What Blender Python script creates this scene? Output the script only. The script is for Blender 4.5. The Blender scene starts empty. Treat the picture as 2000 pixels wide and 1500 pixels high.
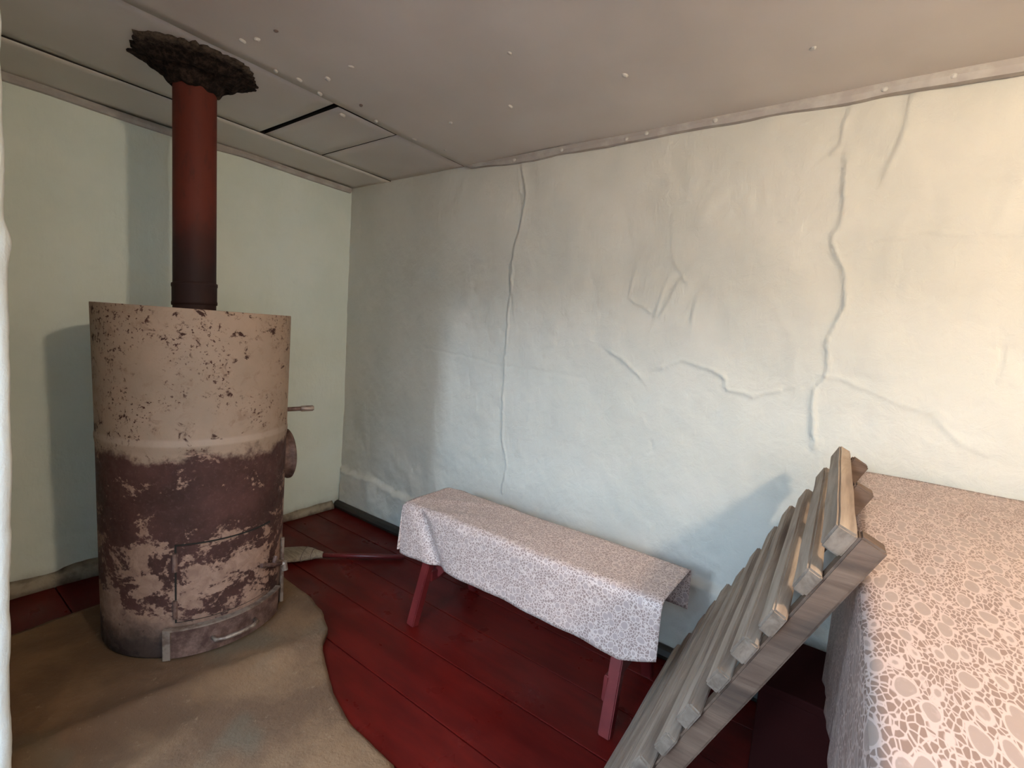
import bpy, bmesh, math, random
import numpy as np
from mathutils import Vector, Matrix, noise as mnoise

scn = bpy.context.scene
COL = scn.collection
random.seed(4)
rng = np.random.default_rng(4)

# ------------------------------------------------------------------ camera
CAMPOS = Vector((2.9843, -2.0629, 1.35))
right = Vector((0.8024, 0.5925, 0.0718)).normalized()
fwd = Vector((-0.584, 0.8042, -0.1059)).normalized()
right = (right - fwd * right.dot(fwd)).normalized()
up = right.cross(fwd)
cam_d = bpy.data.cameras.new('camera'); cam = bpy.data.objects.new('camera', cam_d); COL.objects.link(cam)
M4 = Matrix((right, up, -fwd)).transposed().to_4x4(); M4.translation = CAMPOS
cam.matrix_world = M4
cam_d.sensor_width = 36; cam_d.sensor_fit = 'HORIZONTAL'; cam_d.lens = 936 / 2000 * 36
cam_d.clip_start = 0.02
scn.camera = cam

# ------------------------------------------------------------------ world, light, exposure
w = bpy.data.worlds.new('world'); scn.world = w; w.use_nodes = True
w.node_tree.nodes['Background'].inputs[0].default_value = (0.45, 0.68, 1.0, 1)
w.node_tree.nodes['Background'].inputs[1].default_value = 7.5
scn.view_settings.view_transform = 'Standard'; scn.view_settings.look = 'None'
scn.view_settings.exposure = 0.82; scn.view_settings.gamma = 1.0
scn.view_settings.use_curve_mapping = False
scn.cycles.diffuse_bounces = 8
# daylight that comes through the small high window of the hallway behind the camera
DAY_POWER = 55; DAY_COL = (0.62, 0.80, 1.0)
BULB_POWER = 96; BULB_COL = (1.0, 0.83, 0.63)
WIN = (2.17, 2.43, 2.05, 2.65)          # x0,x1,z0,z1 of the hallway window (plane y=-5)
al = bpy.data.lights.new('hallway_daylight', 'AREA'); al.shape = 'RECTANGLE'
al.size = WIN[1] - WIN[0]; al.size_y = WIN[3] - WIN[2]; al.energy = DAY_POWER; al.color = DAY_COL
alo = bpy.data.objects.new('hallway_daylight', al); COL.objects.link(alo)
alo.location = ((WIN[0] + WIN[1]) / 2, -4.97, (WIN[2] + WIN[3]) / 2)
alo.rotation_euler = (math.radians(90), 0, 0)      # shines towards +Y

# ------------------------------------------------------------------ material helpers
class NT:
    def __init__(s, name, rough=0.8, spec=0.3, metallic=0.0):
        s.m = bpy.data.materials.new(name); s.m.use_nodes = True
        s.t = s.m.node_tree; s.b = s.t.nodes['Principled BSDF']
        s.b.inputs['Roughness'].default_value = rough
        s.b.inputs['Specular IOR Level'].default_value = spec
        s.b.inputs['Metallic'].default_value = metallic
        s.tc = s.t.nodes.new('ShaderNodeTexCoord')
    def n(s, typ, **kw):
        nd = s.t.nodes.new(typ)
        for k, v in kw.items(): setattr(nd, k, v)
        return nd
    def l(s, a, b): s.t.links.new(a, b)
    def co(s, scale=(1, 1, 1), rot=(0, 0, 0), out='Object'):
        mp = s.n('ShaderNodeMapping'); s.l(s.tc.outputs[out], mp.inputs[0])
        mp.inputs['Scale'].default_value = scale; mp.inputs['Rotation'].default_value = rot
        return mp.outputs[0]
    def noise(s, co, scale, detail=4, rough=0.55, dist=0.0):
        nd = s.n('ShaderNodeTexNoise'); s.l(co, nd.inputs['Vector'])
        nd.inputs['Scale'].default_value = scale; nd.inputs['Detail'].default_value = detail
        nd.inputs['Roughness'].default_value = rough; nd.inputs['Distortion'].default_value = dist
        return nd.outputs[0]
    def voro(s, co, scale, feature='F1', rnd=1.0):
        nd = s.n('ShaderNodeTexVoronoi', feature=feature); s.l(co, nd.inputs['Vector'])
        nd.inputs['Scale'].default_value = scale; nd.inputs['Randomness'].default_value = rnd
        return nd.outputs[0]
    def ramp(s, fac, a, b, lo=0.0, hi=1.0):
        nd = s.n('ShaderNodeMapRange'); nd.interpolation_type = 'SMOOTHSTEP'
        s.l(fac, nd.inputs[0]); nd.inputs[1].default_value = a; nd.inputs[2].default_value = b
        nd.inputs[3].default_value = lo; nd.inputs[4].default_value = hi
        return nd.outputs[0]
    def math(s, op, a, b=None):
        nd = s.n('ShaderNodeMath', operation=op)
        for i, v in enumerate((a, b)):
            if v is None: continue
            if isinstance(v, (int, float)): nd.inputs[i].default_value = v
            else: s.l(v, nd.inputs[i])
        return nd.outputs[0]
    def mix(s, fac, a, b):
        nd = s.n('ShaderNodeMix', data_type='RGBA')
        for sock, v in ((nd.inputs[0], fac), (nd.inputs[6], a), (nd.inputs[7], b)):
            if isinstance(v, (int, float)): sock.default_value = v
            elif isinstance(v, tuple): sock.default_value = (*v, 1)
            else: s.l(v, sock)
        return nd.outputs[2]
    def xyz(s, out='Object'):
        nd = s.n('ShaderNodeSeparateXYZ'); s.l(s.tc.outputs[out], nd.inputs[0]); return nd.outputs
    def color(s, c):
        if isinstance(c, tuple): s.b.inputs['Base Color'].default_value = (*c, 1)
        else: s.l(c, s.b.inputs['Base Color'])
    def rough(s, r): s.l(r, s.b.inputs['Roughness'])
    def bump(s, h, strength=0.3, dist=0.01):
        nd = s.n('ShaderNodeBump'); s.l(h, nd.inputs['Height'])
        nd.inputs['Strength'].default_value = strength; nd.inputs['Distance'].default_value = dist
        s.l(nd.outputs[0], s.b.inputs['Normal'])

def srgb(r, g, b):
    f = lambda c: (c / 255 / 12.92) if c / 255 <= 0.04045 else ((c / 255 + 0.055) / 1.055) ** 2.4
    return (f(r), f(g), f(b))

def mat_plaster(name, c1, c2, dirt=None):
    k = NT(name, 0.85, 0.25)
    co = k.co()
    big = k.noise(co, 1.6, 5, 0.6); fine = k.noise(co, 9, 6, 0.7, 0.4)
    col = k.mix(k.ramp(big, .35, .68), c1, c2)
    col = k.mix(k.ramp(fine, .55, .8, 0, .25), col, tuple(v * .8 for v in c1))
    if dirt:
        z = k.xyz()[2]
        wob = k.math('ADD', z, k.math('MULTIPLY', k.math('SUBTRACT', k.noise(co, 6, 5), .5), .10))
        col = k.mix(k.ramp(wob, .0, .10, .75, 0), col, dirt)
    k.color(col)
    h = k.math('ADD', k.math('MULTIPLY', k.noise(k.co((1, 1, .35)), 55, 4), .5), k.noise(co, 16, 6, .65, .6))
    k.bump(h, .5, .008)
    return k.m

MAT = {}
MAT['wall'] = mat_plaster('whitewashed_plaster', (.60, .575, .51), (.54, .525, .465))
MAT['wall_left'] = mat_plaster('whitewashed_plaster_dirty_foot', (.73, .77, .69), (.66, .71, .63), (.16, .12, .09))
MAT['wall_jamb'] = mat_plaster('rough_white_plaster', (.76, .77, .72), (.66, .67, .62))

k = NT('grey_ceiling_paint', .45, .4)
co = k.co(); 
k.color(k.mix(k.ramp(k.noise(co, 1.3, 4), .35, .7), (.57, .52, .47), (.64, .59, .54)))
k.bump(k.math('ADD', k.noise(co, 2.2, 2), k.math('MULTIPLY', k.noise(co, 60, 3), .03)), .35, .03)
MAT['ceiling'] = k.m
k = NT('dark_ceiling_gap', .9); k.color((.02, .016, .012)); MAT['gap'] = k.m
k = NT('grey_painted_strip', .5, .4); co = k.co()
k.color(k.mix(k.ramp(k.noise(co, 14, 5), .4, .7), (.36, .32, .29), (.44, .41, .37))); k.bump(k.noise(co, 40, 4), .4, .005); MAT['strip'] = k.m
k = NT('paint_blob', .5, .5); k.color((.50, .48, .44)); MAT['blob'] = k.m
k = NT('nail_rust', .6, .5); k.color((.14, .10, .08)); MAT['nail'] = k.m

k = NT('red_floor_paint', .38, .14); co = k.co((1, 1, 1), out='Object')
worn = k.noise(k.co((1.5, 6, 6)), 2.0, 6, .6)
col = k.mix(k.ramp(worn, .3, .7), (.060, .0035, .0025), (.095, .006, .004))
col = k.mix(k.ramp(k.noise(co, 40, 5, .7), .68, .80, 0, .25), col, (.16, .06, .045))
k.color(col); k.rough(k.ramp(k.noise(co, 5, 4), .3, .7, .26, .45)); k.bump(k.noise(k.co((.6, 9, 9)), 4, 4), .10, .004); MAT['floor'] = k.m
k = NT('red_leg_paint', .4, .5); co = k.co()
col = k.mix(k.ramp(k.noise(co, 8, 5), .35, .7), (.10, .009, .009), (.15, .018, .016))
col = k.mix(k.ramp(k.noise(co, 45, 4, .7), .66, .74, 0, .8), col, (.42, .26, .20)); k.color(col); MAT['red_wood'] = k.m
k = NT('dark_red_shade_fill', .8, .05); k.color(k.mix(k.noise(k.co(), 7, 4), (.018, .004, .004), (.030, .006, .005))); MAT['shade_box'] = k.m  # near-black red standing in for the deep shade under the grate
k = NT('dark_baseboard_paint', .5, .35); k.color(k.mix(k.noise(k.co(), 6, 4), (.018, .017, .014), (.040, .034, .028))); MAT['base_dark'] = k.m
k = NT('brown_dirty_foot', .9, .2); co = k.co()
k.color(k.mix(k.ramp(k.noise(co, 12, 6), .35, .65), (.16, .12, .09), (.34, .29, .22))); k.bump(k.noise(co, 30, 5), .6, .01); MAT['base_brown'] = k.m

# hearth sheet
k = NT('hearth_sheet_dirt', .75, .3); co = k.co()
col = k.mix(k.ramp(k.noise(co, 3.0, 6, .6, .3), .38, .66), (.120, .064, .033), (.195, .108, .054))
col = k.mix(k.ramp(k.noise(co, 2.1, 3, .5), .56, .66, 0, .7), col, (.115, .085, .052))
col = k.mix(k.ramp(k.noise(k.co((1, 1, 1), (0, 0, .5)), 38, 6, .7), .60, .72, 0, .6), col, (.25, .165, .095))
k.color(col); k.bump(k.math('ADD', k.noise(co, 26, 6, .7), k.math('MULTIPLY', k.noise(co, 5, 5, .6, .5), 1.5)), .6, .012); MAT['hearth'] = k.m

# stove: object space, z from the stove's foot
def stove_mat(name, lower_only=False, z0=0.0):
    k = NT(name, .7, .15)
    co = k.co(); z = k.xyz()[2]
    if z0: z = k.math('ADD', z, z0)
    n1 = k.noise(co, 4.5, 6, .62); n2 = k.noise(co, 22, 6, .68, .5); n3 = k.noise(co, 75, 4, .65)
    up_ = k.mix(k.ramp(n1, .32, .68), (.29, .205, .145), (.35, .24, .17))
    up_ = k.mix(k.ramp(n2, .50, .72, 0, .55), up_, (.20, .115, .075))
    spots = k.math('MULTIPLY', k.ramp(n3, .56, .64), k.ramp(k.noise(co, 5.5, 3, .5), .47, .60))
    up_ = k.mix(spots, up_, (.06, .022, .014))
    blot = k.math('MULTIPLY', k.ramp(n2, .575, .63), k.ramp(k.noise(k.co((1, 1, 1.4), (.4, .2, .1)), 6, 4, .6), .50, .56))
    up_ = k.mix(blot, up_, (.045, .018, .012))
    dk = k.mix(k.ramp(n1, .3, .7), (.046, .021, .016), (.092, .040, .032))
    dk = k.mix(k.ramp(n3, .5, .75, 0, .4), dk, (.13, .07, .06))
    lt = k.mix(k.ramp(n2, .3, .7), (.34, .21, .15), (.23, .135, .095))
    patch = k.math('ADD', k.math('MULTIPLY', k.noise(k.co((1, 1, 1.5)), 5.2, 7, .68, .4), 1.0), k.math('MULTIPLY', n3, .22))
    # flaking differs by height: mostly bare dark just under the seam, more pale paint around the door
    band = k.ramp(z, .40, .60, .56, .70)
    low = k.mix(k.ramp(k.math('SUBTRACT', patch, band), -.015, .035), dk, lt)
    zz = k.math('ADD', z, k.math('MULTIPLY', k.math('SUBTRACT', k.noise(co, 7, 6, .7), .5), .22))
    low = k.mix(k.ramp(zz, .06, .20, .9, 0), low, (.030, .021, .019))
    col = k.mix(k.ramp(zz, .755, .80), low, up_)
    ring = k.math('MULTIPLY', k.ramp(z, .815, .825), k.ramp(z, .838, .85, 1, 0))
    col = k.mix(k.math('MULTIPLY', ring, .35), col, (.44, .33, .26))
    k.color(col); k.rough(k.ramp(n2, .3, .7, .5, .75))
    k.bump(k.math('ADD', n2, k.math('MULTIPLY', n3, .5)), .30, .004)
    return k.m
MAT['stove'] = stove_mat('rusty_stove_steel')
k = NT('rusty_iron', .6, .4, .2); co = k.co()
k.color(k.mix(k.ramp(k.noise(co, 18, 6, .7), .35, .68), (.075, .035, .026), (.21, .125, .095))); k.bump(k.noise(co, 60, 5), .4, .003); MAT['rust'] = k.m
k = NT('worn_bright_iron', .45, .5, .4); k.color(k.mix(k.ramp(k.noise(k.co(), 30, 4), .4, .6), (.30, .23, .18), (.17, .11, .08))); MAT['iron'] = k.m
k = NT('red_brown_flue_paint', .6, .12); co = k.co(); z = k.xyz()[2]
zz = k.math('ADD', z, k.math('MULTIPLY', k.math('SUBTRACT', k.noise(co, 5, 5), .5), .35))
col = k.mix(k.ramp(zz, .18, .48), (.032, .016, .014), (.115, .026, .017))
col = k.mix(k.ramp(k.noise(k.co((3, 3, 1)), 14, 5), .5, .75, 0, .4), col, (.045, .020, .017)); k.color(col); k.bump(k.noise(co, 30, 4), .2, .003); MAT['flue'] = k.m
k = NT('soot_crust', .95, .15); co = k.co()
ln = k.n('ShaderNodeVectorMath', operation='LENGTH'); k.l(k.tc.outputs['Object'], ln.inputs[0])
sn = k.noise(co, 42, 6, .75)
col = k.mix(k.ramp(sn, .4, .7), (.010, .006, .005), (.060, .038, .027))
rad_ = k.math('ADD', ln.outputs['Value'], k.math('MULTIPLY', k.math('SUBTRACT', sn, .5), .18))
col = k.mix(k.ramp(rad_, .21, .30, 0, .55), col, (.22, .165, .12))
k.color(col); k.bump(sn, .8, .015); MAT['soot'] = k.m

# patterned oilcloth
def mat_oilcloth(name, line, fill, dark, s_big, s_small, stretch, rot):
    """printed lace: leaf shapes with a pale outline on a fine net with dark holes"""
    k = NT(name, .42, .35)
    co = k.co(stretch, rot)
    wob = k.n('ShaderNodeTexNoise'); k.l(co, wob.inputs['Vector']); wob.inputs['Scale'].default_value = s_big * .5
    vm = k.n('ShaderNodeVectorMath', operation='MULTIPLY_ADD'); k.l(wob.outputs[1], vm.inputs[0])
    vm.inputs[1].default_value = (.8 / s_big,) * 3; k.l(co, vm.inputs[2]); cw = vm.outputs[0]
    e1 = k.voro(cw, s_big, 'F1', .85); e2 = k.voro(cw, s_small, 'DISTANCE_TO_EDGE')
    leaf = k.ramp(e1, .33, .36, 1, 0)
    outline = k.math('MULTIPLY', k.ramp(e1, .33, .36), k.ramp(e1, .41, .45, 1, 0))
    net = k.ramp(e2, .05, .15, 1, 0)
    veins = k.math('MULTIPLY', k.math('MULTIPLY', k.ramp(e1, .13, .15), k.ramp(e1, .18, .20, 1, 0)), .25)
    c_net = k.mix(net, dark, line)
    c_leaf = k.mix(k.ramp(k.noise(cw, s_big * 3, 3), .55, .75, 0, .35), fill, line)
    col = k.mix(leaf, c_net, c_leaf); col = k.mix(outline, col, line)
    k.color(col); k.bump(k.noise(k.co(), 12, 3), .15, .01)
    return k.m
MAT['cloth_table'] = mat_oilcloth('pink_lace_print_oilcloth', (.48, .36, .315), (.315, .23, .195), (.225, .145, .115), 30, 125, (1.25, .52, .9), (0, 0, .55))
MAT['cloth_bench'] = mat_oilcloth('mauve_floral_print_oilcloth', (.58, .445, .385), (.39, .285, .25), (.30, .205, .175), 33, 105, (1, .9, .9), (.3, .2, .3))

def mat_wood(name, a, b, c, grain=(18, 1.2, 18)):
    k = NT(name, .7, .3); oi = k.n('ShaderNodeObjectInfo')
    add = k.n('ShaderNodeVectorMath', operation='ADD'); k.l(k.co(grain), add.inputs[0])
    mul = k.n('ShaderNodeMath', operation='MULTIPLY'); k.l(oi.outputs['Random'], mul.inputs[0]); mul.inputs[1].default_value = 37.0
    k.l(mul.outputs[0], add.inputs[1]); co = add.outputs[0]
    g = k.noise(co, 2.2, 7, .65, .6)
    col = k.mix(k.ramp(g, .3, .7), a, b)
    col = k.mix(k.ramp(k.noise(co, .8, 4), .52, .75, 0, .8), col, c)
    k.color(col); k.bump(g, .4, .004)
    return k.m
MAT['slat'] = mat_wood('weathered_batten_wood', (.23, .165, .12), (.38, .295, .225), (.09, .056, .04))
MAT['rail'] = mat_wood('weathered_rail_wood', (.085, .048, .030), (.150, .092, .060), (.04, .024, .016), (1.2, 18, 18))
MAT['endgrain'] = mat_wood('weathered_end_grain', (.11, .078, .055), (.21, .155, .115), (.05, .032, .022), (14, 14, 14))
MAT['plank_raw'] = mat_wood('raw_board', (.20, .13, .08), (.30, .21, .14), (.10, .06, .04))
MAT['bristle'] = mat_wood('broom_straw', (.20, .15, .11), (.34, .28, .21), (.12, .09, .06), (3, 60, 60))
k = NT('glass_bulb', .3); k.b.inputs['Emission Color'].default_value = (*BULB_COL, 1); k.b.inputs['Emission Strength'].default_value = 12; k.color((.9, .85, .7)); MAT['bulb'] = k.m
k = NT('black_plastic', .4); k.color((.02, .02, .02)); MAT['black'] = k.m
k = NT('white_window_paint', .5); k.color((.7, .7, .68)); MAT['white'] = k.m
k = NT('window_glass', .02); k.color((.9, .95, 1)); k.b.inputs['Transmission Weight'].default_value = 1.0; MAT['glass'] = k.m

# ------------------------------------------------------------------ object helpers
def link(name, me, mat=None, parent=None, smooth=False):
    o = bpy.data.objects.new(name, me); COL.objects.link(o)
    if mat and not me.materials: me.materials.append(MAT[mat] if isinstance(mat, str) else mat)
    if parent is not None: o.parent = parent
    if smooth:
        for p in me.polygons: p.use_smooth = True
    return o
def from_bm(name, bm, mat=None, parent=None, smooth=False):
    bmesh.ops.recalc_face_normals(bm, faces=bm.faces[:])
    me = bpy.data.meshes.new(name); bm.to_mesh(me); bm.free()
    return link(name, me, mat, parent, smooth)
def pydata(name, v, f, mat=None, parent=None, smooth=False):
    me = bpy.data.meshes.new(name); me.from_pydata([tuple(map(float, p)) for p in v], [], f); me.update()
    return link(name, me, mat, parent, smooth)
def empty(name, loc=(0, 0, 0), rotz=0):
    o = bpy.data.objects.new(name, None); COL.objects.link(o); o.location = loc; o.rotation_euler = (0, 0, rotz); o.empty_display_size = .1
    return o
def tag(o, label, cat, group=None):
    o['label'] = label; o['category'] = cat
    if group: o['group'] = group
    return o
def struct(o, label=None):
    o['kind'] = 'structure'
    if label: o['label'] = label
    return o
def box_bm(x0, x1, y0, y1, z0, z1, bev=0.0, seg=2):
    bm = bmesh.new()
    vs = [bm.verts.new(p) for p in [(x0, y0, z0), (x1, y0, z0), (x1, y1, z0), (x0, y1, z0), (x0, y0, z1), (x1, y0, z1), (x1, y1, z1), (x0, y1, z1)]]
    for f in [(0, 3, 2, 1), (4, 5, 6, 7), (0, 1, 5, 4), (1, 2, 6, 5), (2, 3, 7, 6), (3, 0, 4, 7)]: bm.faces.new([vs[i] for i in f])
    if bev: bmesh.ops.bevel(bm, geom=bm.edges[:], offset=bev, segments=seg, affect='EDGES', profile=.5)
    return bm
def box(name, x0, x1, y0, y1, z0, z1, mat, parent=None, bev=0.0):
    return from_bm(name, box_bm(x0, x1, y0, y1, z0, z1, bev), mat, parent)
def tube_bm(pts, r, n=12, bm=None, caps=True):
    bm = bm or bmesh.new(); pts = [Vector(p) for p in pts]
    rr = r if isinstance(r, (list, tuple)) else [r] * len(pts); rings = []
    ref = None
    for i, p in enumerate(pts):
        d = (pts[min(i + 1, len(pts) - 1)] - pts[max(i - 1, 0)]).normalized()
        if ref is None: ref = Vector((0, 0, 1)) if abs(d.z) < .9 else Vector((1, 0, 0))
        a = (ref - d * ref.dot(d)).normalized(); b = d.cross(a); ref = a
        rings.append([bm.verts.new(p + (a * math.cos(t) + b * math.sin(t)) * rr[i]) for t in [2 * math.pi * j / n for j in range(n)]])
    for r0, r1 in zip(rings, rings[1:]):
        for j in range(n): bm.faces.new((r0[j], r0[(j + 1) % n], r1[(j + 1) % n], r1[j]))
    if caps: bm.faces.new(rings[0][::-1]); bm.faces.new(rings[-1])
    return bm
def lathe_bm(prof, n=64, closed=False):
    bm = bmesh.new(); rings = []
    for r, z in prof:
        rings.append([bm.verts.new((r * math.cos(2 * math.pi * j / n), r * math.sin(2 * math.pi * j / n), z)) for j in range(n)])
    for r0, r1 in zip(rings, rings[1:]):
        for j in range(n): bm.faces.new((r0[j], r0[(j + 1) % n], r1[(j + 1) % n], r1[j]))
    return bm, rings
def fbm(x, y, s, oct=4, seed=0.0):
    """cheap vectorised value noise, about -1..1"""
    out = np.zeros_like(x); amp = 1.0; tot = 0
    for o in range(oct):
        xs = x * s + seed * 17.3 + o * 5.1; ys = y * s + seed * 9.7 + o * 3.7
        xi = np.floor(xs).astype(int); yi = np.floor(ys).astype(int); fx = xs - xi; fy = ys - yi
        fx = fx * fx * (3 - 2 * fx); fy = fy * fy * (3 - 2 * fy)
        def h(a, b):
            v = np.sin(a * 127.1 + b * 311.7 + o * 74.7 + seed * 3.1) * 43758.5453
            return (v - np.floor(v)) * 2 - 1
        out += amp * ((h(xi, yi) * (1 - fx) + h(xi + 1, yi) * fx) * (1 - fy) + (h(xi, yi + 1) * (1 - fx) + h(xi + 1, yi + 1) * fx) * fy)
        tot += amp; amp *= .5; s *= 2.03
    return out / tot
def sstep(x, a, b):
    t = np.clip((x - a) / (b - a), 0, 1); return t * t * (3 - 2 * t)
def seg_dist(X, Z, pl):
    """distance to a polyline and signed side"""
    D = np.full(X.shape, 9.0); S = np.zeros(X.shape)
    for (ax, az), (bx, bz) in zip(pl, pl[1:]):
        dx, dz = bx - ax, bz - az; L2 = dx * dx + dz * dz
        t = np.clip(((X - ax) * dx + (Z - az) * dz) / L2, 0, 1)
        px = X - ax - t * dx; pz = Z - az - t * dz; d = np.hypot(px, pz)
        m = d < D; D[m] = d[m]; S[m] = np.sign(dx * pz - dz * px)[m]
    return D, S
def grid_faces(nu, nv):
    return [(i * nv + j, (i + 1) * nv + j, (i + 1) * nv + j + 1, i * nv + j + 1) for i in range(nu - 1) for j in range(nv - 1)]

H = 2.257                                   # ceiling height
# ------------------------------------------------------------------ right wall (plane y=0), uneven cracked plaster
CR = [  # (polyline in x,z of the wall, ridge height, width)
 ([(1.452, 2.19), (1.489, 2.059), (1.475, 1.932), (1.44, 1.778), (1.44, 1.592), (1.425, 1.375), (1.427, 1.155), (1.429, .931), (1.437, .761), (1.491, .629), (1.476, .482)], .006, .012),
 ([(1.427, 2.181), (1.479, 1.957), (1.452, 1.751), (1.423, 1.699), (1.468, 1.458)], .003, .012),
 ([(2.835, 2.172), (2.825, 2.072), (2.804, 2.058)], .005, .010),
 ([(2.848, 2.0), (2.86, 1.877), (2.857, 1.808), (2.83, 1.774), (2.857, 1.702), (2.893, 1.63), (2.906, 1.524), (2.884, 1.451), (2.863, 1.395), (2.883, 1.304), (2.869, 1.256), (2.849, 1.225), (2.84, 1.167), (2.864, 1.095), (2.87, 1.019)], .008, .012),
 ([(3.003, 2.203), (2.995, 2.061), (2.966, 1.967)], .005, .010),
 ([(2.884, 1.701), (2.979, 1.749), (3.083, 1.768), (3.207, 1.752), (3.308, 1.746)], .003, .009),
 ([(2.042, 1.294), (2.095, 1.27), (2.189, 1.187)], .006, .010),
 ([(2.276, 1.242), (2.36, 1.283), (2.467, 1.261), (2.54, 1.227), (2.554, 1.187), (2.65, 1.169), (2.735, 1.201)], .006, .010),
 ([(.806, 1.218), (1.106, 1.197), (1.408, 1.167), (1.673, 1.167), (1.909, 1.155)], -.003, .010),
 ([(2.876, 1.266), (2.952, 1.266), (3.043, 1.224), (3.141, 1.194)], .003, .009),
 ([(3.324, 1.412), (3.313, 1.285), (3.296, 1.234), (3.254, 1.195)], -.004, .007),
 ([(3.21, 1.155), (3.266, 1.098), (3.315, 1.083)], .003, .009),
 ([(2.264, .921), (2.28, .878), (2.258, .862)], -.004, .008),
 ([(2.296, 1.679), (2.335, 1.615)], .004, .008), ([(2.323, 1.626), (2.25, 1.484)], .005, .009),
 ([(2.259, 1.615), (2.226, 1.494)], .004, .008), ([(2.106, 1.638), (2.098, 1.548), (2.205, 1.483)], .004, .008), ([(2.396, 1.531), (2.383, 1.457)], .004, .008),
]
def wall_right_mesh():
    xs = np.concatenate([np.arange(-.02, 3.62, .007), np.linspace(3.64, 5.2, 40)]); zs = np.arange(-.02, H + .025, .007)
    X, Z = np.meshgrid(xs, zs, indexing='ij')
    Hh = .016 * fbm(X, Z, 1.4, 3, 1) + .007 * fbm(X, Z, 5, 3, 2) + .0022 * fbm(X, Z * .6, 22, 3, 3)
    Hh += .004 * np.abs(fbm(X, Z, 9, 3, 6)) * sstep(fbm(X, Z, 1.1, 2, 8), .05, .4)
    jx = .010 * fbm(X, Z, 14, 3, 4); jz = .010 * fbm(X, Z, 14, 3, 5)
    for pl, a, wd in CR:
        D, S = seg_dist(X + jx, Z + jz, pl)
        w2 = .72 * wd * (1 + .4 * fbm(X, Z, 7, 2, 7))
        rd = 1.0 * a * (.75 + .5 * fbm(X, Z, 11, 2, 9)) * np.exp(-(D / w2) ** 2)
        # one lip of the crack stands a little proud of the other
        Hh += rd + .35 * abs(a) * S * np.exp(-(D / .05) ** 2) * (a > 0)
    # thicker plaster at the wall's foot with a crumbling upper edge
    zl = np.interp(X[:, 0], [0, .4, .81, 1.2, 2.4, 3.0], [.29, .28, .25, .33, .36, .33])[:, None] + .035 * fbm(X, Z * .3, 5, 4, 11)
    Hh += .028 * (1 - sstep(Z, zl - .018, zl + .018)) + .008 * fbm(X, Z, 24, 3, 12) * np.exp(-((Z - zl) / .05) ** 2)
    Hh += .010 * fbm(X, Z, 8, 3, 13) * (1 - sstep(Z, .35, .8))
    Hh = np.where(X < .03, np.minimum(Hh, .02), Hh)
    V = np.stack([X, -Hh, Z], -1).reshape(-1, 3)
    nu, nv = X.shape
    f = grid_faces(nu, nv)
    return V, [q[::-1] for q in f]
V, F = wall_right_mesh()
me = bpy.data.meshes.new('wall_right'); me.from_pydata(V.tolist(), [], [(a, d, c, b) for a, b, c, d in F][::1]); me.update()
wall_right = struct(link('wall_right', me, 'wall', None, True), 'pale cracked plaster wall behind the bench')
box('masonry', -.2, 5.3, .032, .25, 0, H + .2, 'wall', wall_right)

# left wall (plane x=0)
ys = np.arange(-2.05, .03, .011); zs = np.arange(-.02, H + .03, .011)
Yg, Zg = np.meshgrid(ys, zs, indexing='ij')
Hl = .008 * fbm(Yg, Zg, 1.6, 3, 21) + .002 * fbm(Yg, Zg, 12, 3, 22)
Hl += (.010 * fbm(Yg * .45, Zg, 11, 4, 23) + .012) * (1 - sstep(Zg, .12, .5))
V = np.stack([Hl, Yg, Zg], -1).reshape(-1, 3)
me = bpy.data.meshes.new('wall_left'); me.from_pydata(V.tolist(), [], grid_faces(*Yg.shape)); me.update()
wall_left = struct(link('wall_left', me, 'wall_left', None, True), 'pale green plaster wall behind the stove')
box('masonry', -.2, -.022, -2.05, .03, 0, H + .2, 'wall_left', wall_left)

# front wall with the doorway the photograph is taken from; its plaster end shows at the left edge
JX, JY = 1.47, -1.855
def jamb():
    zs = np.arange(0, H + .001, .015)
    bm = bmesh.new(); cols = []
    key = np.array([(0, -.036), (.4, -.028), (.9, -.014), (1.2, -.006), (1.36, -.004), (1.43, -.001), (1.465, .005), (1.51, -.006), (1.7, -.003), (2.3, .0)])
    for z in zs:
        e = float(np.interp(z, key[:, 0], key[:, 1])) + .004 * float(fbm(np.array([z]), np.array([.3]), 14, 3, 31)[0])
        row = [(JX - .30, JY + e - .01), (JX - .03, JY + e), (JX - .008, JY + e - .006), (JX + .003 * math.sin(z * 9), JY + e - .022),
               (JX + .004 * math.sin(z * 13 + 1), JY - .10), (JX + .002, JY - .40), (JX - .02, JY - .42), (JX - .30, JY - .42)]
        cols.append([bm.verts.new((x, y, z)) for x, y in row])
    for a, b in zip(cols, cols[1:]):
        for j in range(8): bm.faces.new((a[j], a[(j + 1) % 8], b[(j + 1) % 8], b[j]))
    return bm
wall_front = struct(from_bm('wall_front', jamb(), 'wall_jamb', None, True), 'bright rough plaster end of the doorway wall at the left edge')
box('wall_section', -.2, JX - .29, JY - .42, JY - .01, 0, H, 'wall_jamb', wall_front)
box('lintel', JX - .05, 3.9, JY - .42, JY - .30, 1.80, H + .2, 'wall_jamb', wall_front)
box('wall_section', 3.9, 5.3, JY - .42, JY - .01, 0, H + .2, 'wall_jamb', wall_front)
struct(box('wall_east', 5.2, 5.4, JY - .2, .03, 0, H + .2, 'wall'))
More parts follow.
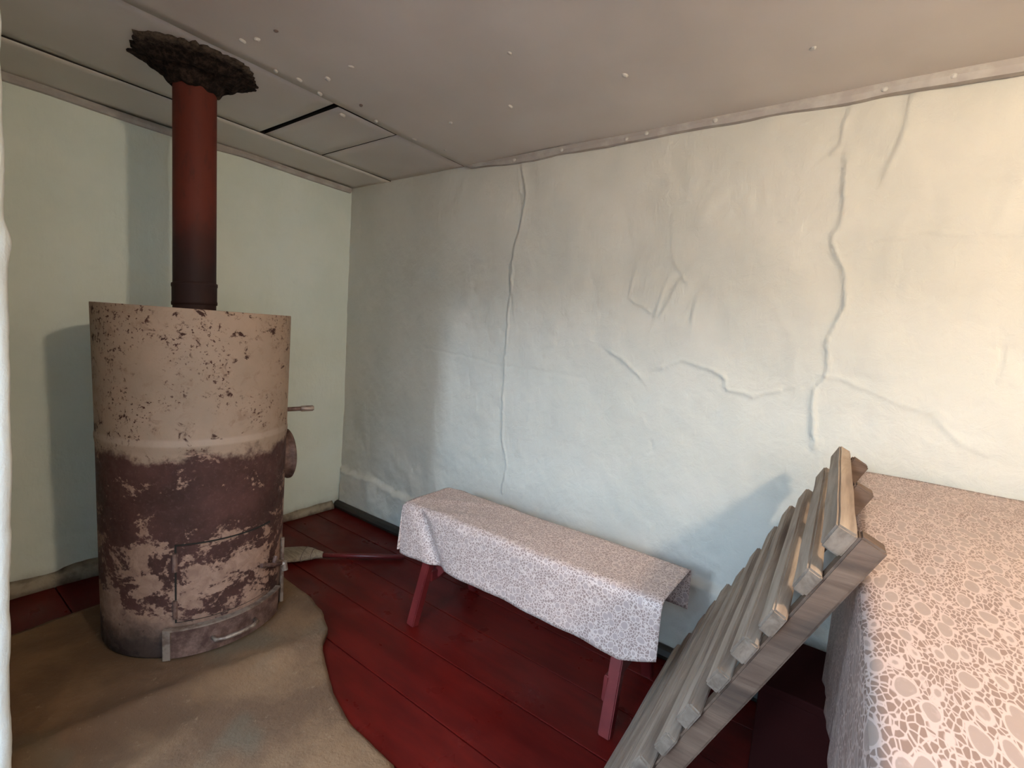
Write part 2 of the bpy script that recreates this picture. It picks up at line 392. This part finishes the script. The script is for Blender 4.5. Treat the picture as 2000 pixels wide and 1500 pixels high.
# the unseen hallway behind the camera, left roofless to bounce sky light indoors
hall = struct(box('wall_hallway_back', .9, WIN[0], -5.2, -5.0, 0, 2.9, 'wall_jamb'))
box('wall_section', WIN[1], 4.5, -5.2, -5.0, 0, 2.9, 'wall_jamb', hall)
box('wall_section', WIN[0], WIN[1], -5.2, -5.0, 0, WIN[2], 'wall_jamb', hall)
box('wall_section', WIN[0], WIN[1], -5.2, -5.0, WIN[3], 2.9, 'wall_jamb', hall)
struct(box('wall_hallway_left', .7, .9, -5.2, JY - .42, 0, 2.9, 'wall_jamb'))
struct(box('wall_hallway_right', 4.5, 4.7, -5.2, JY - .42, 0, 2.9, 'wall_jamb'))
struct(box('floor_hallway', .7, 4.7, -5.2, JY - .02, -.06, -.004, 'floor'))
wf = bmesh.new()
for b in [(WIN[0], WIN[1], WIN[2], WIN[2] + .02), (WIN[0], WIN[1], WIN[3] - .02, WIN[3]), (WIN[0], WIN[0] + .02, WIN[2] + .02, WIN[3] - .02), (WIN[1] - .02, WIN[1], WIN[2] + .02, WIN[3] - .02)]:
    t = box_bm(b[0], b[1], -5.12, -5.07, b[2], b[3]); mm = bpy.data.meshes.new('t'); t.to_mesh(mm); t.free(); wf.from_mesh(mm)
win = struct(from_bm('window_1', wf, 'white'))
box('pane', WIN[0] + .02, WIN[1] - .02, -5.1, -5.094, WIN[2] + .02, WIN[3] - .02, 'glass', win)

# ------------------------------------------------------------------ floor: red painted planks running along x
floor = struct(box('floor', -.1, 5.3, JY - .2, .05, -.10, -.032, 'gap'), 'red painted plank floor')
edges = [.02, -.225, -.455, -.69, -.93, -1.14, -1.35, -1.56, -1.78, -2.02]
for i, (a, b) in enumerate(zip(edges, edges[1:])):
    dz = random.uniform(-.0015, .0015)
    o = box('plank', -.05, 5.25, b + .0022, a - .0022, -.033, dz, 'floor', floor, .0022)

# ------------------------------------------------------------------ ceiling
ceil = struct(box('ceiling', -.2, 5.4, JY - .43, .1, H + .07, H + .2, 'gap'), 'grey painted sheet ceiling')
def panel(x0, x1, y0, y1, sag=.006, seed=0, lip=0.0, mat='ceiling', skew=0.0):
    nx = max(8, int((x1 - x0) / .05)); ny = max(8, int((y1 - y0) / .05))
    X, Y = np.meshgrid(np.linspace(x0, x1, nx), np.linspace(y0, y1, ny), indexing='ij')
    Zb = H + sag * fbm(X, Y, 1.7, 3, seed) - lip
    Xs = X + skew * (Y - y0) * 1.0
    V = np.concatenate([np.stack([Xs, Y, Zb], -1).reshape(-1, 3), np.stack([Xs, Y, np.full_like(Zb, H + .0155)], -1).reshape(-1, 3)])
    n = nx * ny; f = [q[::-1] for q in grid_faces(nx, ny)] + [tuple(n + v for v in q) for q in grid_faces(nx, ny)]
    per = [i * ny for i in range(nx)] + [(nx - 1) * ny + j for j in range(1, ny)] + [i * ny + ny - 1 for i in range(nx - 2, -1, -1)] + [j for j in range(ny - 2, 0, -1)]
    for a, b in zip(per, per[1:] + per[:1]): f.append((a, b, b + n, a + n))
    o = pydata('ceiling_sheet', V, f, mat, ceil); o.data.materials.append(MAT['gap'])
    for p in list(o.data.polygons)[(nx - 1) * (ny - 1):]: p.material_index = 1
    for p in list(o.data.polygons)[:(nx - 1) * (ny - 1)]: p.use_smooth = True
    return o
panel(1.062, 5.2, JY-.29, .02, .010, 41, .006)
panel(.01, .4055, JY, .02, .004, 42, -.0005)
panel(.406, 1.054, JY, -.822, .004, 43, -.005)
panel(.406, 1.036, -.796, -.482, .004, 44, -.003)
panel(.406, 1.042, -.474, .02, .004, 45, -.002)
# paint blobs over nail heads
bmn = bmesh.new(); bmesh.ops.create_icosphere(bmn, subdivisions=2, radius=1.0)
for v in bmn.verts: v.co *= 1 + .25 * mnoise.noise(v.co * 2.3)
nm = bpy.data.meshes.new('nail_head'); bmn.to_mesh(nm); bmn.free(); nm.materials.append(MAT['blob'])
nm2 = nm.copy(); nm2.materials.clear(); nm2.materials.append(MAT['nail'])
for i, (x, y) in enumerate([(1.19, -1.26), (1.245, -1.24), (1.35, -1.23), (1.10, -1.10), (1.23, -.97), (1.39, -.98), (1.09, -.915), (1.16, -.77), (1.94, -.77), (2.21, -.47), (1.72, -.47), (1.39, -.47), (1.0, -.75), (1.14, -.25), (1.09, -.64), (1.1, -.42), (1.12, -1.02), (2.6, -.9), (2.75, -.35)]):
    s = random.uniform(.007, .011); o = link('nail_head', nm2 if i in (2, 7) else nm, None, ceil)
    if i in (2, 3, 7): s *= .7
    o.location = (x, y, H - .006); o.scale = (s * 1.5, s, s * .8); o.rotation_euler = (0, 0, random.uniform(0, 3))

def strip(name, axis, pts, h, d, mat, seed, label, z_top):
    """a painted batten in the angle between wall and ceiling; axis 'x' on the right wall, 'y' on the left wall"""
    bm = bmesh.new(); prev = None
    for t in pts:
        wob = float(fbm(np.array([t]), np.array([seed * 1.0]), 2.2, 3, seed)[0]); wob2 = float(fbm(np.array([t]), np.array([seed + 3.0]), 3.1, 3, seed)[0])
        hh = h * (1 + .4 * wob2) * (min(1, .35 + (t - pts[0]) / .5) if axis == 'x' else 1); zz = z_top + .007 * wob
        dd = d * (1 + .2 * wob)
        prof = [(0, zz), (dd, zz), (dd * 1.02, zz - hh * .55), (dd * .75, zz - hh), (0, zz - hh * 1.02)]
        row = [bm.verts.new((t, -a, z)) if axis == 'x' else bm.verts.new((a, t, z)) for a, z in prof]
        if prev:
            for j in range(5): bm.faces.new((prev[j], prev[(j + 1) % 5], row[(j + 1) % 5], row[j]))
        else: bm.faces.new(row)
        prev = row
    bm.faces.new(prev[::-1])
    o = struct(from_bm(name, bm, mat), label); return o
t1 = strip('trim_1', 'x', np.arange(1.10, 5.2, .03), .034, .030, 'strip', 51, 'grey painted strip along the top of the cracked wall', H - .004)
for x in (1.42, 2.03, 2.12, 2.93, 2.40, 1.7, 3.1):
    o = link('nail_head', nm, None, t1); o.location = (x, -.030, H - .022 + random.uniform(-.006, .006)); o.scale = (.010, .005, .009)
strip('trim_2', 'y', np.arange(-1.85, -.001, .0367), .028, .030, 'strip', 52, 'thin painted strip along the top of the wall behind the stove', H - .003)
# baseboards
struct(from_bm('baseboard_right', tube_bm([(x, -.048 - .004 * math.sin(x * 3), .026) for x in np.arange(.03, 3.6, .15)], .030, 8), 'base_dark'), 'dark round batten along the foot of the cracked wall')
bm = bmesh.new(); prev = None
for y in np.arange(-1.84, -.06, .04):
    h = .055 + .03 * float(fbm(np.array([y]), np.array([1.]), 5, 3, 61)[0]) + .03 * (y < -1.0); d = .045 + .015 * float(fbm(np.array([y]), np.array([2.]), 5, 3, 62)[0])
    row = [bm.verts.new(p) for p in [(.0, y, .0), (d, y, .0), (d * .85, y, h * .5), (.012, y, h)]]
    if prev:
        for j in range(4): bm.faces.new((prev[j], prev[(j + 1) % 4], row[(j + 1) % 4], row[j]))
    else: bm.faces.new(row)
    prev = row
bm.faces.new(prev[::-1])
struct(from_bm('baseboard_left', bm, 'base_brown', None, True), 'crumbling brown plaster skirting at the foot of the wall behind the stove')

# ------------------------------------------------------------------ hearth sheet under the stove
OUT = [(.40, -.83), (.744, -.826), (.972, -.835), (1.131, -.860), (1.265, -.914), (1.322, -.975), (1.36, -1.0), (1.446, -1.032), (1.577, -1.095), (1.765, -1.141), (1.978, -1.148), (2.14, -1.25), (2.2, -1.6), (2.16, -1.84), (1.6, -1.90), (1.46, -1.862), (.43, -1.862), (.40, -1.49)]
def hearth():
    P = np.array(OUT); pts = []
    for a, b in zip(P, np.roll(P, -1, 0)):
        n = max(1, int(np.hypot(*(b - a)) / .03))
        for i in range(n): pts.append(a + (b - a) * i / n)
    pts = np.array(pts); pts += .006 * np.stack([fbm(pts[:, 0], pts[:, 1], 17, 3, 71), fbm(pts[:, 0], pts[:, 1], 17, 3, 72)], 1)
    c = np.array([1.1, -1.35]); rings = 26; V = []; 
    # ridge where the raised pad ends, x as a function of y
    def hz(x, y):
        xr = np.interp(y, [-1.9, -1.651, -1.37, -.937, -.8], [1.15, 1.162, 1.20, 1.30, 1.32])
        top = .034; z = top - (top - .011) * sstep(x, xr - .01, xr + .13)
        z = z + .010 * np.exp(-((x - xr) / .03) ** 2)
        return z + .003 * fbm(x, y, 6, 3, 73) + .004 * fbm(x, y, 2.5, 2, 74) * sstep(x, xr, xr + .2)
    N = len(pts)
    for k_ in range(1, rings + 1):
        q = c + (pts - c) * (k_ / rings); z = hz(q[:, 0], q[:, 1])
        if k_ >= rings - 1: z = z - (.004 if k_ == rings else 0)
        V += [(a, b, zz) for (a, b), zz in zip(q, z)]
    V += [(a, b, .0015) for a, b in pts]
    V.append((c[0], c[1], float(hz(np.array([c[0]]), np.array([c[1]]))[0]))); ci = len(V) - 1
    f = [(ci, i, (i + 1) % N) for i in range(N)]
    for k_ in range(rings):
        for i in range(N): f.append((k_ * N + i, (k_ + 1) * N + i, (k_ + 1) * N + (i + 1) % N, k_ * N + (i + 1) % N))
    f.append(tuple(rings * N + i for i in range(N))[::-1])
    return V, f
V, F = hearth()
tag(pydata('hearth_sheet', V, F, 'hearth', None, True), 'dirty brown hearth sheet with ragged edge on the floor under the stove', 'hearth')

# ------------------------------------------------------------------ stove
SX, SY, SZ = .755, -1.222, .036
stove = tag(empty('stove', (SX, SY, SZ)), 'rusty round steel stove with flaking paint standing on the hearth sheet', 'stove')
STILT = math.radians(0.0)
def srad(z): return .326 + (.343 - .326) * z / 1.317
HS = 1.317
prof = [(srad(0) - .012, 0)] + [(srad(0) - .004, .004), (srad(0), .012)]
for z in np.linspace(.05, .79, 14): prof.append((srad(z), z))
prof += [(srad(.8) + .001, .800), (srad(.81) + .003, .812), (srad(.83) + .003, .824), (srad(.84) + .001, .836)]
for z in np.linspace(.86, HS - .004, 9): prof.append((srad(z), z))
prof += [(srad(HS) - .001, HS), (srad(HS) - .006, HS), (srad(HS) - .007, HS - .05)]
bm, rings = lathe_bm(prof, 96)
bm.faces.new(rings[0][::-1])
for v in bm.verts:
    a = math.atan2(v.co.y, v.co.x); v.co.x *= 1 + .004 * math.sin(3 * a + v.co.z * 4); v.co.y *= 1 + .004 * math.sin(3 * a + v.co.z * 4)
from_bm('body', bm, 'stove', stove, True)
bm, rings = lathe_bm([(.334, HS - .052), (.334, HS - .044), (.08, HS - .036), (.07, HS - .036)], 64)
from_bm('lid', bm, 'rust', stove, True)
def arc_panel(a0, a1, z0, z1, off, th, nseg=24, edge=.004):
    bm = bmesh.new(); rows = []
    for i in range(nseg + 1):
        a = math.radians(a0 + (a1 - a0) * i / nseg); c, s = math.cos(a), math.sin(a); row = []
        for (r, z) in [(srad(z0) + off, z0), (srad(z0) + off + th, z0 + edge * .3), (srad(z1) + off + th, z1 - edge * .3), (srad(z1) + off, z1)]:
            row.append(bm.verts.new((r * c, r * s, z)))
        rows.append(row)
    for a, b in zip(rows, rows[1:]):
        for j in range(4): bm.faces.new((a[j], a[(j + 1) % 4], b[(j + 1) % 4], b[j]))
    bm.faces.new(rows[0]); bm.faces.new(rows[-1][::-1])
    return bm
# firebox door, proud of the shell with a dark joint around it
dr = from_bm('firebox_door', arc_panel(-32.3, 27.3, .149, .447, -.002, .010), 'stove', stove)
from_bm('door_joint', arc_panel(-33.6, 28.4, .143, .453, -.002, .0045), 'gap', dr)
for zc in (.385, .20):
    a = math.radians(-33.2); r = srad(zc) + .006
    from_bm('hinge', tube_bm([(r * math.cos(a), r * math.sin(a), zc - .035), (r * math.cos(a), r * math.sin(a), zc + .035)], .0085, 10), 'rust', dr)
bm = bmesh.new()
for (a0, z0, a1, z1) in [(18, .285, 42, .225), (30, .255, 33, .285)]:
    pts = [((srad(z0) + .018) * math.cos(math.radians(a0 + (a1 - a0) * t)), (srad(z0) + .018) * math.sin(math.radians(a0 + (a1 - a0) * t)), z0 + (z1 - z0) * t) for t in np.linspace(0, 1, 6)]
    tube_bm(pts, .009, 8, bm)
a = math.radians(42); b2 = bmesh.new()
from_bm('latch', bm, 'rust', dr)
# latch keeper: a bent lug and vertical bar on the shell
rl = srad(.2) + .012
from_bm('latch_lug', tube_bm([((rl - .02) * math.cos(a), (rl - .02) * math.sin(a), .23), ((rl + .02) * math.cos(a), (rl + .02) * math.sin(a), .225), ((rl + .022) * math.cos(a), (rl + .022) * math.sin(a), .195)], .013, 8), 'iron', stove)
a = math.radians(47)
from_bm('latch_bar', tube_bm([(rl * math.cos(a), rl * math.sin(a), .03), (rl * math.cos(a), rl * math.sin(a), .33)], .008, 8), 'iron', stove)
# ash drawer
dw = from_bm('ash_drawer', arc_panel(-38, 40, .008, .122, -.002, .016), 'rust', stove)
from_bm('drawer_lip', arc_panel(-38, 40, .119, .128, 0, .022), 'iron', dw)
from_bm('drawer_edge', arc_panel(-39.5, -35.5, .006, .128, 0, .021, 4), 'iron', dw)
pts = []
for t, o_ in [(0, .012), (.04, .040), (.2, .052), (.5, .056), (.8, .052), (.96, .040), (1, .012)]:
    a = math.radians(-13 + 27 * t); r = srad(.06) + o_; pts.append((r * math.cos(a), r * math.sin(a), .062 + .004 * math.sin(t * 3)))
from_bm('drawer_handle', tube_bm(pts, .0075, 8), 'iron', dw, True)
# round side cover (a flanged port seen edge-on) and the damper rod
def radial(a_deg, z, name, prof, mat, n=40):
    bm, rings = lathe_bm(prof, n); bm.faces.new(rings[-1])
    a = math.radians(a_deg); d = Vector((math.cos(a), math.sin(a), 0))
    rot = d.to_track_quat('Z', 'Y').to_matrix().to_4x4()
    bm.transform(Matrix.Translation(d * (srad(z) - .02) + Vector((0, 0, z))) @ rot)
    return from_bm(name, bm, mat, stove, True)
radial(80, .665, 'side_cover', [(.112, 0), (.113, .034), (.118, .037), (.118, .047), (.110, .052), (.03, .057)], 'rust')
a = math.radians(66); r0 = srad(.89); d = Vector((math.cos(a), math.sin(a), .04))
p0 = Vector((r0 * math.cos(a), r0 * math.sin(a), .893)) - d * .02
from_bm('damper_rod', tube_bm([p0, p0 + d * .10], .010, 8), 'rust', stove, True)
from_bm('damper_grip', tube_bm([p0 + d * .075, p0 + d * .081, p0 + d * .128, p0 + d * .134], [.010, .0135, .0135, .010], 10), 'iron', stove, True)
# flue pipe
FX, FY = .752, -1.238
flue = tag(empty('flue_pipe', (FX, FY, SZ + HS - .036)), 'dark red-brown flue pipe rising from the stove to the ceiling', 'pipe')
LF = H - (SZ + HS - .036) + .01
bm, rings = lathe_bm([(.0755, 0)] + [(.0755 - .002 * t, LF * t) for t in np.linspace(.05, 1, 14)], 48); from_bm('pipe', bm, 'flue', flue, True)
bm, rings = lathe_bm([(.075, .05), (.0795, .052), (.0800, .062), (.0782, .068), (.0782, .122), (.0805, .128), (.0800, .138), (.075, .141)], 48)
for v in bm.verts: v.co.z += .006 * math.sin(math.atan2(v.co.y, v.co.x) + 1)
from_bm('collar', bm, 'flue', flue, True)
# soot-black clay crust around the pipe at the ceiling
def crust():
    N = 110; K = 34; V = []; cx, cy = .085, -.02
    for k_ in range(K + 1):
        for i in range(N):
            a = 2 * math.pi * i / N; t = k_ / K
            ro = .195 + .05 * math.cos(a * 1 - 2.2 * 0) * .0 + .03 * float(mnoise.noise(Vector((math.cos(a) * 1.7, math.sin(a) * 1.7, 3)))) + .022 * float(mnoise.noise(Vector((math.cos(a) * 9, math.sin(a) * 9, 7)))) + .012 * float(mnoise.noise(Vector((math.cos(a) * 25, math.sin(a) * 25, 1))))
            r = .07 + (ro - .07) * t
            ox, oy = cx * t, cy * t
            x, y = r * math.cos(a) + ox, r * math.sin(a) + oy
            dep = .055 * (1 - t) ** 1.7 + .010 * math.sin(t * 16 + 1.5 * mnoise.noise(Vector((x * 7, y * 7, 0)))) * (1 - t) + .014 * mnoise.noise(Vector((x * 34, y * 34, 2))) * (1 - t) + .003
            if k_ == K: dep = -.012
            V.append((x, y, -max(dep, -.012 if k_ == K else -.004)))
    f = [(k_ * N + i, k_ * N + (i + 1) % N, (k_ + 1) * N + (i + 1) % N, (k_ + 1) * N + i) for k_ in range(K) for i in range(N)]
    return V, f
V, F = crust()
cr = pydata('soot_crust', V, F, 'soot', None, True); cr.location = (FX, FY, H)
tag(cr, 'soot-black crumbling collar on the ceiling around the flue pipe', 'crust')

# ------------------------------------------------------------------ broom on the floor behind the stove
br = tag(empty('broom', (.60, -.60, 0)), 'short straw broom lying on the red floor between stove and bench', 'broom')
dv = Vector((.72, .69, 0)).normalized(); pv = Vector((-dv.y, dv.x, 0))
bm = bmesh.new(); rows = []
for t, wd, th in [(-.20, .085, .012), (-.16, .088, .016), (-.06, .085, .022), (.0, .060, .024), (.04, .028, .022), (.07, .018, .018)]:
    rows.append([bm.verts.new(dv * t + pv * (wd * math.cos(q)) * (1 + .04 * math.sin(q * 9 + t * 40)) + Vector((0, 0, th + .004 + th * math.sin(q)))) for q in [2 * math.pi * j / 24 for j in range(24)]])
for a_, b_ in zip(rows, rows[1:]):
    for j in range(24): bm.faces.new((a_[j], a_[(j + 1) % 24], b_[(j + 1) % 24], b_[j]))
bm.faces.new(rows[0][::-1]); bm.faces.new(rows[-1])
from_bm('bristle_head', bm, 'bristle', br, True)
from_bm('handle', tube_bm([dv * .03 + Vector((0, 0, .022)), dv * .3 + Vector((0, 0, .018)), dv * .52 + Vector((0, 0, .0155))], [.013, .014, .013], 10), 'red_wood', br, True)
for t in (-.03, .015):
    wd = .078 if t < 0 else .047
    from_bm('binding', tube_bm([dv * t + pv * (wd * math.cos(q)) + Vector((0, 0, .0275 + .024 * math.sin(q))) for q in np.linspace(0, 2 * math.pi, 25)], .0022, 5), 'nail', br, True)

# ------------------------------------------------------------------ bench
BX0, BX1, BY0, BY1, BZ = 1.36, 2.53, -.575, -.29, .535
bench = tag(empty('bench', ((BX0 + BX1) / 2, (BY0 + BY1) / 2, 0)), 'low red wooden bench with splayed legs under a patterned oilcloth', 'bench')
bo = bench.location
def bpart(name, bm):
    bm.transform(Matrix.Translation(-bo)); return from_bm(name, bm, 'red_wood', bench)
bpart('seat', box_bm(BX0 + .01, BX1 - .01, BY0 + .008, BY1 - .008, BZ - .038, BZ - .004, .004))
def beam(p, q, w, d, axis=Vector((1, 0, 0)), bev=.004):
    """square timber from p to q, w along axis-ish, d across"""
    p, q = Vector(p), Vector(q); t = (q - p).normalized(); a = (axis - t * axis.dot(t)).normalized(); b = t.cross(a)
    bm = bmesh.new(); vs = []
    for c in (p, q):
        for sa, sb in ((-1, -1), (1, -1), (1, 1), (-1, 1)): vs.append(bm.verts.new(c + a * sa * w / 2 + b * sb * d / 2))
    for f in [(0, 3, 2, 1), (4, 5, 6, 7), (0, 1, 5, 4), (1, 2, 6, 5), (2, 3, 7, 6), (3, 0, 4, 7)]: bm.faces.new([vs[i] for i in f])
    if bev: bmesh.ops.bevel(bm, geom=bm.edges[:], offset=bev, segments=2, affect='EDGES')
    return bm
for (tx, ty, fx, fy) in [(1.505, -.50, 1.478, -.625), (2.425, -.50, 2.425, -.60), (1.505, -.365, 1.478, -.20), (2.425, -.365, 2.425, -.20)]:
    bpart('leg', beam((tx, ty, BZ - .03), (fx, fy, .0), .044, .040))
for tx in (1.505, 2.425):
    bpart('cross_rail', beam((tx, -.56, .22), (tx, -.27, .22), .03, .05))
for (x0, x1) in [(1.50, 1.72), (2.42, 2.22)]:
    bpart('brace', beam((x0, -.515, .215), (x1, -.455, BZ - .05), .045, .024, Vector((0, 0, 1))))
for (x, y) in [(2.402, -.575)]:
    bpart('leg_patch', beam((x, y, .11), (x, y + .008, .20), .018, .04))

# oilcloth on the bench: top, front, back and left-end drops
def bench_cloth():
    zt = BZ + .002; N = 96; s_l = np.linspace(-.20, 0, 14)[:-1]; s_t = np.linspace(0, BX1 + .035 - (BX0 - .012), N)
    ss = np.concatenate([s_l, s_t]); tt = np.concatenate([np.linspace(-.165, 0, 12)[:-1], np.linspace(0, BY1 - BY0 + .02, 18), (BY1 - BY0 + .02) + np.linspace(0, .245, 20)[1:]])
    W_ = BY1 - BY0 + .02; yb = BY1 + .010; xl = BX0 - .012; V = []
    L = s_t[-1]
    for s in ss:
        for t in tt:
            dfront = max(0, t - W_); dback = max(0, -t); dl = max(0, -s)
            x = xl + max(0, s); y = yb - min(max(t, 0), W_); z = zt
            u = max(0, s) / L
            if dfront:
                hem = 1.0 - .05 * math.sin(u * 3.1) + (.10 if u > .93 else 0) * 0
                if u > .90: hem *= 1 - .22 * ((u - .90) / .10)
                dfront *= hem
            fold = .0
            wave = .004 * math.sin(u * 21 + 1) + .002 * math.sin(u * 47)
            if dl == 0:
                if dfront:
                    z -= dfront; y -= .012 * min(1, dfront / .03) + .05 * dfront * (.4 + .6 * u) + wave * dfront / .24
                    x += .02 * dfront * u; y += .028 * math.exp(-((s - .10 - .55 * dfront) / .035) ** 2) * min(1, dfront / .05)
                elif dback:
                    z -= dback * (1 if u < .97 else 1.0); y += .008 * min(1, dback / .03) + .02 * dback + wave * .5 * dback / .2
                else:
                    z += .0018 * math.sin(s * 9 + t * 14) + .006 * max(0, math.sin(s * 20 + t * 34)) ** 2 * math.exp(-((s - .2) / .22) ** 2)
                    # soft rounded edges
                    for e in (t, W_ - t): z -= .004 * math.exp(-(e / .008) ** 2)
            else:
                dd = max(dfront, dback)
                if dd == 0:
                    z -= dl; x -= .006 * min(1, dl / .03) - .10 * dl + .005 * math.sin(t * 22) * dl / .2
                else:
                    rad = math.hypot(dl, dd); th = math.atan2(dd, dl); sg = -1 if dfront else 1
                    rr = min(rad, .225 if dfront else .18); bul = .10 * math.sin(2 * th) ** 2 + .02
                    z -= rr; x -= rr * bul * math.cos(th) + .006 - .10 * rr * math.cos(th); y += sg * (rr * bul * math.sin(th) + .010)
            V.append((x, y, z))
    return V, grid_faces(len(ss), len(tt))
V, F = bench_cloth()
bc = pydata('oilcloth', V, F, 'cloth_bench', None, True)
md = bc.modifiers.new('thickness', 'SOLIDIFY'); md.thickness = .0015; md.offset = 1
tag(bc, 'mauve floral print oilcloth draped over the red bench', 'tablecloth')

# ------------------------------------------------------------------ high table on the right with its oilcloth
TX0, TX1, TY0, TY1, TZ = 3.035, 4.15, -1.74, -.065, .962
def tedge(y): return -.041 - .025 * y       # the table stands slightly askew to the wall
table = tag(empty('table', ((TX0 + TX1) / 2, (TY0 + TY1) / 2, 0)), 'high table hidden under a pink lace print oilcloth on the right', 'table')
to = table.location
def tpart(name, bm, mat='plank_raw', skew=False):
    if skew:
        for v in bm.verts: v.co.x += tedge(v.co.y)
    bm.transform(Matrix.Translation(-to)); return from_bm(name, bm, mat, table)
tpart('table_top', box_bm(TX0 + .012, TX1 - .01, TY0 + .01, TY1, TZ - .045, TZ - .004, .004), skew=True)
for x in (TX0 + .16, TX1 - .1):
    for y in (TY0 + .1, TY1 - .06): tpart('leg', box_bm(x - .04, x + .04, y - .04, y + .04, 0, TZ - .045, .004))
def table_cloth():
    drops = np.linspace(0, 1, 34); ysv = np.linspace(TY1 + .022, TY0 - .03, 130); xs_t = np.linspace(0, TX1 - TX0, 60); V = []
    for y in ysv:
        hem_z = .22 - .36 * y; hem_z = min(max(hem_z, .17), .66) + .003 * math.sin(y * 13)
        L = TZ - hem_z
        for d in drops[::-1][:-1]:
            z = TZ - L * d; q = L * d
            bulge = .008 * min(1, q / .02) + .005 * math.sin(y * 17 + .8) * (q / .6) + .003 * math.sin(y * 37) * (q / .6) + .012 * q * 0
            V.append((TX0 + tedge(y) + .012 - .002 - bulge * .8, y, z))
        for x in xs_t:
            z = TZ + .0015 * math.sin(x * 13 + y * 9) + .004 * math.exp(-((x - .15 - .25 * (y + .8)) / .02) ** 2) * math.exp(-((y + .75) / .22) ** 2) + .003 * math.exp(-((y + .42 - .25 * x) / .015) ** 2) * (x < .35)
            z += .003 * math.exp(-((y + .95 + .4 * x) / .02) ** 2) * (x > .25)
            if y > TY1 + .005: z += .006 * (y - TY1) / .03
            z -= .006 * math.exp(-(x / .010) ** 2)
            V.append((TX0 + tedge(y) + .006 + x, y, z))
    return V, grid_faces(len(ysv), 33 + 60)
V, F = table_cloth()
tc_ = pydata('oilcloth', V, F, 'cloth_table', None, True)
md = tc_.modifiers.new('thickness', 'SOLIDIFY'); md.thickness = .0015; md.offset = 0
tag(tc_, 'pink lace print oilcloth over the high table on the right', 'tablecloth')
# stand-in dark red box, widened and darkened to imitate the shade under the grate
shade_box = tag(empty('shade_box', (3.24, -.26, 0)), 'dark red box added to fill the shade below the slatted grate', 'shade_box')
box('body', -.40, .40, -.16, .16, .0, .285, 'shade_box', shade_box, .004)
box('lid', -.41, .41, -.17, .165, .287, .318, 'shade_box', shade_box, .005)

# ------------------------------------------------------------------ slatted wooden grate leaning on the table
GD = Vector((-.43, 0, -.903)).normalized(); GN = Vector((-.903, 0, .43)).normalized(); GS = Vector((-.03, .9995, 0))
G0 = Vector((3.022, 0, 1.035))
grate = tag(empty('slatted_grate', (2.52, -.6, 0)), 'weathered wooden slatted grate leaning from the floor onto the table edge', 'grate')
def G(s, l, n): return G0 + GD * l + GN * n + GS * s - grate.location
def gbeam(name, s0, s1, l0, l1, n0, n1, mat, rough=.002, axis='s', seg=14):
    """rough sawn timber with wavering edges; long axis s (slats) or l (rails)"""
    bm = bmesh.new(); rows = []; sd = random.uniform(0, 50)
    for i in range(seg + 1):
        t = i / seg; row = []
        if axis == 's': cs = [(s0 + (s1 - s0) * t, l, n) for l, n in ((l0, n0), (l1, n0), (l1, n1), (l0, n1))]
        else: cs = [(s, l0 + (l1 - l0) * t, n) for s, n in ((s0, n0), (s0, n1), (s1, n1), (s1, n0))]
        for j, c in enumerate(cs):
            jit = Vector((mnoise.noise(Vector((sd + j * 7, t * 5, 1))), mnoise.noise(Vector((sd + j * 7, t * 5, 9))), mnoise.noise(Vector((sd + j * 7, t * 5, 17))))) * rough
            row.append(bm.verts.new(G(*c) + jit))
        rows.append(row)
    for a_, b_ in zip(rows, rows[1:]):
        for j in range(4): bm.faces.new((a_[j], a_[(j + 1) % 4], b_[(j + 1) % 4], b_[j]))
    bm.faces.new(rows[0][::-1]); bm.faces.new(rows[-1])
    bmesh.ops.recalc_face_normals(bm, faces=bm.faces[:])
    sharp = [e for e in bm.edges if len(e.link_faces) == 2 and e.calc_face_angle(0) > .8]
    bmesh.ops.bevel(bm, geom=sharp, offset=.004, segments=2, affect='EDGES')
    o = from_bm(name, bm, mat, grate)
    if axis == 's':
        o.data.materials.append(MAT['endgrain'])
        for p in o.data.polygons:
            if abs(p.normal.dot(GS)) > .8: p.material_index = 1
    return o
RL = (G0.z - .004) / .903
for s in (-1.08, -.68, -.33):
    gbeam('rail', s, s + .045, 0, RL, .0, .044, 'rail', .003, 'l', 24)
for i in range(12):
    l = .004 + i * .0945 + random.uniform(-.004, .004) * (i > 0); wd = .051 + random.uniform(-.006, .006)
    e0 = -1.082 if i == 0 else -1.098 + random.uniform(-.012, .010)
    e1 = -.125 + random.uniform(-.02, .02)
    if i == 0: wd = .050; e1 = -.20
    th = .030 + random.uniform(-.004, .004) + (.006 if i == 0 else 0)
    if l + wd > RL: break
    gbeam('slat', e0, e1, l, l + wd, .0445, .0445 + th, 'slat', .002, 's', 16)

# ------------------------------------------------------------------ bare bulb hanging over the table (out of the picture to the right)
LX, LY, LZ = 4.05, -1.56, 2.165
lamp = tag(empty('pendant_bulb', (LX, LY, LZ)), 'bare light bulb hanging on a short black cord above the table', 'lamp')
from_bm('cord', tube_bm([(0, 0, .075), (0, 0, H - LZ)], .003, 8), 'black', lamp)
from_bm('socket', tube_bm([(0, 0, .035), (0, 0, .04), (0, 0, .078), (0, 0, .085)], [.014, .018, .018, .008], 16), 'black', lamp, True)
bm, rings = lathe_bm([(.002, -.034), (.016, -.030), (.027, -.018), (.030, -.003), (.027, .010), (.018, .024), (.013, .036)], 24)
blb = from_bm('bulb', bm, 'bulb', lamp, True)
pl = bpy.data.lights.new('bulb_light', 'POINT'); pl.energy = BULB_POWER; pl.color = BULB_COL; pl.shadow_soft_size = .045
plo = bpy.data.objects.new('bulb_light', pl); COL.objects.link(plo); plo.location = (LX, LY, LZ - .004)
